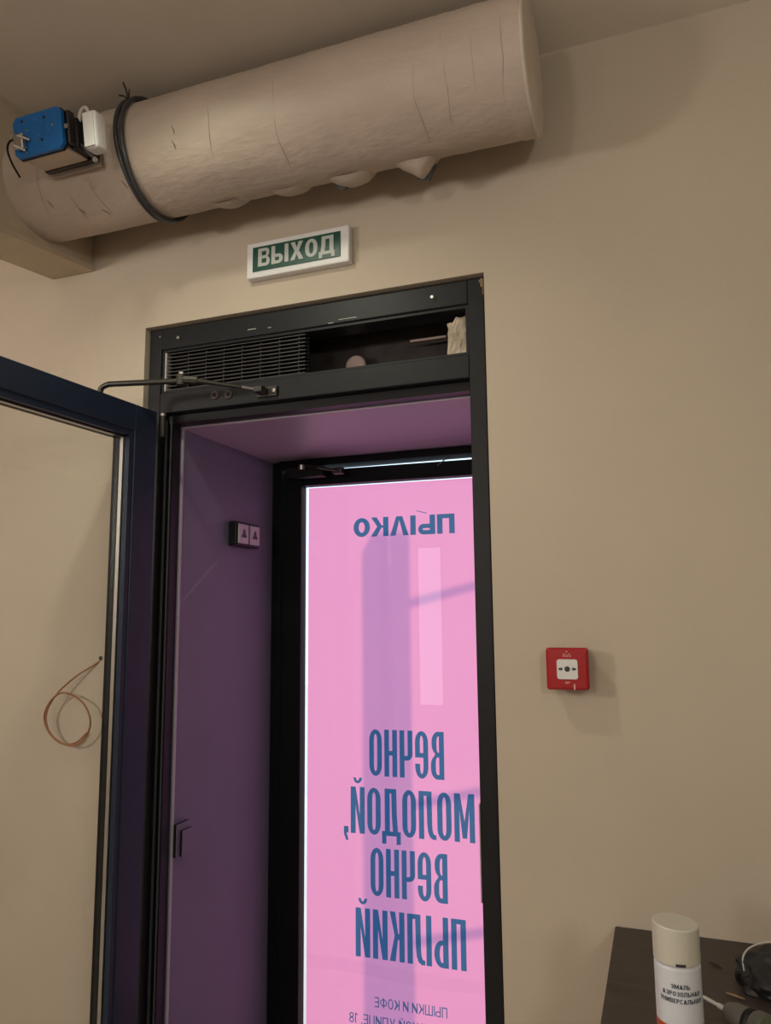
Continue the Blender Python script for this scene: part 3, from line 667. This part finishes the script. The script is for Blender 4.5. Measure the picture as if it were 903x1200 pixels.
# ------------------------------------------------------------------ pink poster on the street door glass (print faces the street: mirrored from here)
po = thing('poster', 'pink translucent poster with blue mirrored lettering on the street door glass', 'poster', (-.812, .70, 0), (0, 0, R(2.0)))
def pob(name, bm, m_, par=None): return obj(name, bm, m_, par or po, local=True)
PX0, PX1 = SX0 + .066 + .009, SX1 - .066 - .006
bm = bmesh.new(); vs = [bm.verts.new(p) for p in ((PX0, 0, .116), (PX1, 0, .116), (PX1, 0, 1.9962), (PX0, 0, 1.9962))]; bm.faces.new(vs)
pob('film', bm, M_film)
def line(text, xr, z0, width, height, w_, s_, t_, gap):
    W, gl = layout(text, w_, s_, t_, gap); k = width / W
    for ch, x, P in gl:
        pob('letter', flat(P, lambda u, v: (xr - (x + u) * k, -.0012, z0 + v * height)), M_filmink)
cxp = -.812
line('ПЫΛКО', -.633 - cxp, 1.814, .358, .066, .86, .27, .22, .09)
bm = bmesh.new(); pob('accent_mark', flat([[[(0, 0), (.036, .010), (.036, .0125), (0, .0025)]]], lambda u, v: (-.727 - cxp - u, -.0012, 1.884 + v)), M_filmink)
CW = dict(w_=.285, s_=.106, t_=.098, gap=.056)
line('ВеЧНО', -.684 - cxp, 1.023, .254, .149, **CW)
line('МОЛОДОЙ', -.589 - cxp, .838, .415, .147, **CW)
pob('comma', flat([[[(0, 0), (0, .020), (.016, .020), (.016, -.004), (.008, -.024), (0, -.022), (.007, 0)]]], lambda u, v: (-1.012 - cxp - u, -.0012, .838 + v)), M_filmink)
line('ВеЧНО', -.680 - cxp, .650, .256, .148, **CW)
line('ПЫЛКИЙ', -.625 - cxp, .461, .363, .148, **CW)
M_small = ink_mat('small_print_ink', (.10, .42, .50))
pob('address_line', text_polys_mesh('ПЫШКИ И КОФЕ', lambda u, v: (-.689 - cxp - u, -.0012, .318 + v), .030, .236), M_small)['kind'] = 'stuff'
pob('address_line', text_polys_mesh('НА СЫТНИНСКОЙ УЛИЦЕ, 18', lambda u, v: (-.573 - cxp - u, -.0012, .262 + v), .030, .438), M_small)['kind'] = 'stuff'
# strip of clear tape across the lower part
pob('tape_strip', flat([[[(PX0 + .002, .405), (PX0 + .12, .412), (.06, .396), (PX1 - .01, .402), (PX1 - .01, .440), (.08, .437), (PX0 + .1, .452), (PX0 + .002, .447)]]], lambda u, v: (u, -.0018, v)), thin_glass('clear_tape', (.985, .975, .985), 1.35))

# ------------------------------------------------------------------ street railing whose shadow falls through the poster
L_ = 1.5; yP = .70 + L_
rl = thing('street_railing', 'dark post with three rails outside the street door, shading the poster', 'railing', (-.875 + SUN_A * L_, yP, -.02))
pc = -.875 + SUN_A * L_
obj('post', B(pc - .066, pc + .066, yP - .045, yP + .045, -.02, 1.795 + SUN_B * L_), M_outer, rl)
for zf in (1.575, .93, .515):
    p0 = Vector((pc + .04, yP, zf + SUN_B * L_ + .0)); p1 = p0 + Vector((.874, -.314, 0)) * .62
    obj('rail', T([p0, p1], .0135, 10), M_outer, rl)

# ------------------------------------------------------------------ table and what lies on it
TZ = .913
tb = thing('table', 'dark brown wooden table pushed against the wall right of the door', 'table', (.5, -.35, 0))
obj('table_top', B(-.127, 1.25, -.72, -.001, TZ - .034, TZ, bev=.002), M_wood, tb)
for x, y in ((-.09, -.04), (-.09, -.68), (1.21, -.04), (1.21, -.68)): obj('leg', B(x - .025, x + .025, y - .025, y + .025, 0, TZ - .034), M_wood, tb)
obj('apron', B(-.065, 1.185, -.055, -.035, TZ - .10, TZ - .034), M_wood, tb); obj('apron', B(-.065, 1.185, -.69, -.67, TZ - .10, TZ - .034), M_wood, tb)

SXc, SYc = -.008, -.522
CR = .0308
sc_ = thing('spray_can', 'white and orange spray paint can with cream slanted cap on the dark table', 'spray can', (SXc, SYc, TZ))
def ringtube(z0, z1, r, n=48, cap_slant=None, bev=.002):
    prof = [(z0, r - bev), (z0 + bev, r), (z1 - bev, r), (z1, r - bev)]
    bm = bmesh.new(); prev = None
    for k, (z, rr) in enumerate(prof):
        ring = []
        for j in range(n):
            a = 2 * PI * j / n; dz = 0
            if cap_slant and k >= 2: dz = cap_slant * math.cos(a - cap_dir)
            ring.append(bm.verts.new((SXc + rr * math.cos(a), SYc + rr * math.sin(a), z + dz)))
        if prev:
            for j in range(n): bm.faces.new((prev[j], prev[(j + 1) % n], ring[(j + 1) % n], ring[j]))
        else: bm.faces.new(ring)
        prev = ring
    bm.faces.new(prev); return bm
cap_dir = R(168)
cap = obj('cap', ringtube(1.076, 1.124, CR, cap_slant=.0015, bev=.0015), M_cap, sc_, smooth=True)
obj('can_body', ringtube(TZ + .0005, 1.075, CR - .0004, bev=.003), M_label, sc_, smooth=True)
obj('orange_band', ringtube(TZ + .012, 1.002, CR - .0001, bev=.0003), M_orange, sc_, smooth=True)
adir = math.atan2(-1.70 - SYc, 0 - SXc)      # side of the can turned to the room
cyl = lambda u, v, off=.0002: (SXc + (CR + off) * math.cos(adir + u / CR), SYc + (CR + off) * math.sin(adir + u / CR), v)
bm = bmesh.new()
n_ = 8; vs = [[bm.verts.new(cyl(-.002 + .013 * i / n_, z, .0004)) for i in range(n_ + 1)] for z in (1.0775, 1.0810)]
for i in range(n_): bm.faces.new((vs[0][i], vs[0][i + 1], vs[1][i + 1], vs[1][i]))
obj('cap_notch', bm, M_dot, cap)
for s_, z, wd, ht, ss in (('ЭМАЛЬ', 1.0495, .025, .0058, -.013), ('АЭРОЗОЛЬНАЯ', 1.0405, .052, .0058, -.025), ('УНИВЕРСАЛЬНАЯ', 1.0315, .059, .0058, -.029)):
    obj('label_print', text_polys_mesh(s_, lambda u, v, z=z, ss=ss: cyl(ss + .003 + u, z + v), ht, wd, s_=.19, t_=.16), M_ink, sc_)['kind'] = 'stuff'
obj('label_emblem', flat([[arc(0, 0, .006, .005, 0, 360, 16)[:-1], arc(0, 0, .004, .003, 0, 360, 16)[:-1]]], lambda u, v: cyl(-.012 + u, .988 + v, .0003)), mat('emblem_yellow', (.55, .25, .03), .4), sc_)

# black crumpled fabric pouch
bg_ = thing('fabric_pouch', 'black crumpled fabric pouch with a pale piped rim at the right edge of the table', 'pouch', (.16, -.16, TZ))
bm = bmesh.new(); bmesh.ops.create_icosphere(bm, subdivisions=5, radius=1)
for v in bm.verts:
    n = noise.noise(v.co * 2.1) * .20 + noise.noise(v.co * 5.0) * .08 + noise.noise(v.co * 11) * .03
    v.co *= 1 + n; v.co = Vector((v.co.x * .088, v.co.y * .085, max(-.0, (v.co.z + .15) * .052)))
    v.co += Vector((.178, -.175, TZ + .0008))
obj('pouch_body', bm, M_bag, bg_, smooth=True)
obj('piped_rim', T(spline([(.098, -.185, .935), (.098, -.172, .951), (.108, -.16, .962), (.128, -.15, .970), (.15, -.145, .974)], 6), .0016, 8), M_rim, bg_, smooth=True)
obj('strap_tab', T(spline([(.088, -.215, .945), (.085, -.21, .934), (.092, -.205, .922), (.105, -.2, .918)], 5), [.004] * 16, 8), M_bag, bg_, smooth=True)

# drill lying on the table, only its nose in view
dr = thing('drill', 'grey cordless drill with a pale bit lying behind the spray can on the table', 'drill', (.15, -.41, TZ))
tip = Vector((.026, -.322, .9440)); ax = Vector((.088, -.088, 0)).normalized()
def along(pairs, n=22): return T([tip + ax * d_ for d_, r_ in pairs], [r_ for d_, r_ in pairs], n)
obj('bit', along(((0, .0022), (.004, .003), (.030, .003), (.031, .0042), (.046, .0042)), 10), M_rim, dr, smooth=True)
obj('chuck', along(((.046, .009), (.049, .0125), (.062, .0175), (.082, .0195), (.086, .0195))), M_drill, dr, smooth=True)
obj('chuck_ring', along(((.086, .0205), (.089, .0215), (.096, .0215), (.098, .0200))), M_black, dr, smooth=True)
obj('clutch_collar', along(((.098, .0215), (.101, .0235), (.116, .0245), (.120, .0235))), M_drill, dr, smooth=True)
obj('motor_housing', along(((.120, .025), (.126, .028), (.20, .030), (.25, .028), (.256, .022))), M_drillg, dr, smooth=True)
hp = tip + ax * .19
side = Vector((-ax.y, ax.x, 0)).normalized()
obj('handle', T([hp + side * .02 - Vector((0, 0, .010)), hp + side * .12 - Vector((0, 0, .012))], [.019, .021], 18), M_drill, dr, smooth=True)

def splinter(name, pts, r, m_, label):
    o = obj(name, T(pts, r, 6), m_); tag(o, label, 'splinter'); return o
splinter('wood_splinter', [(.064, -.230, TZ + .0022), (.078, -.238, TZ + .003), (.092, -.243, TZ + .002)], [.001, .002, .0008], M_splint, 'pale wood splinter lying on the dark table in front of the black pouch')
splinter('wood_splinter', [(.044, -.119, TZ + .0022), (.055, -.128, TZ + .0025), (.064, -.136, TZ + .002)], [.001, .002, .0008], M_dsplint, 'nearly black splinter lying on the table between the spray can and the pouch')
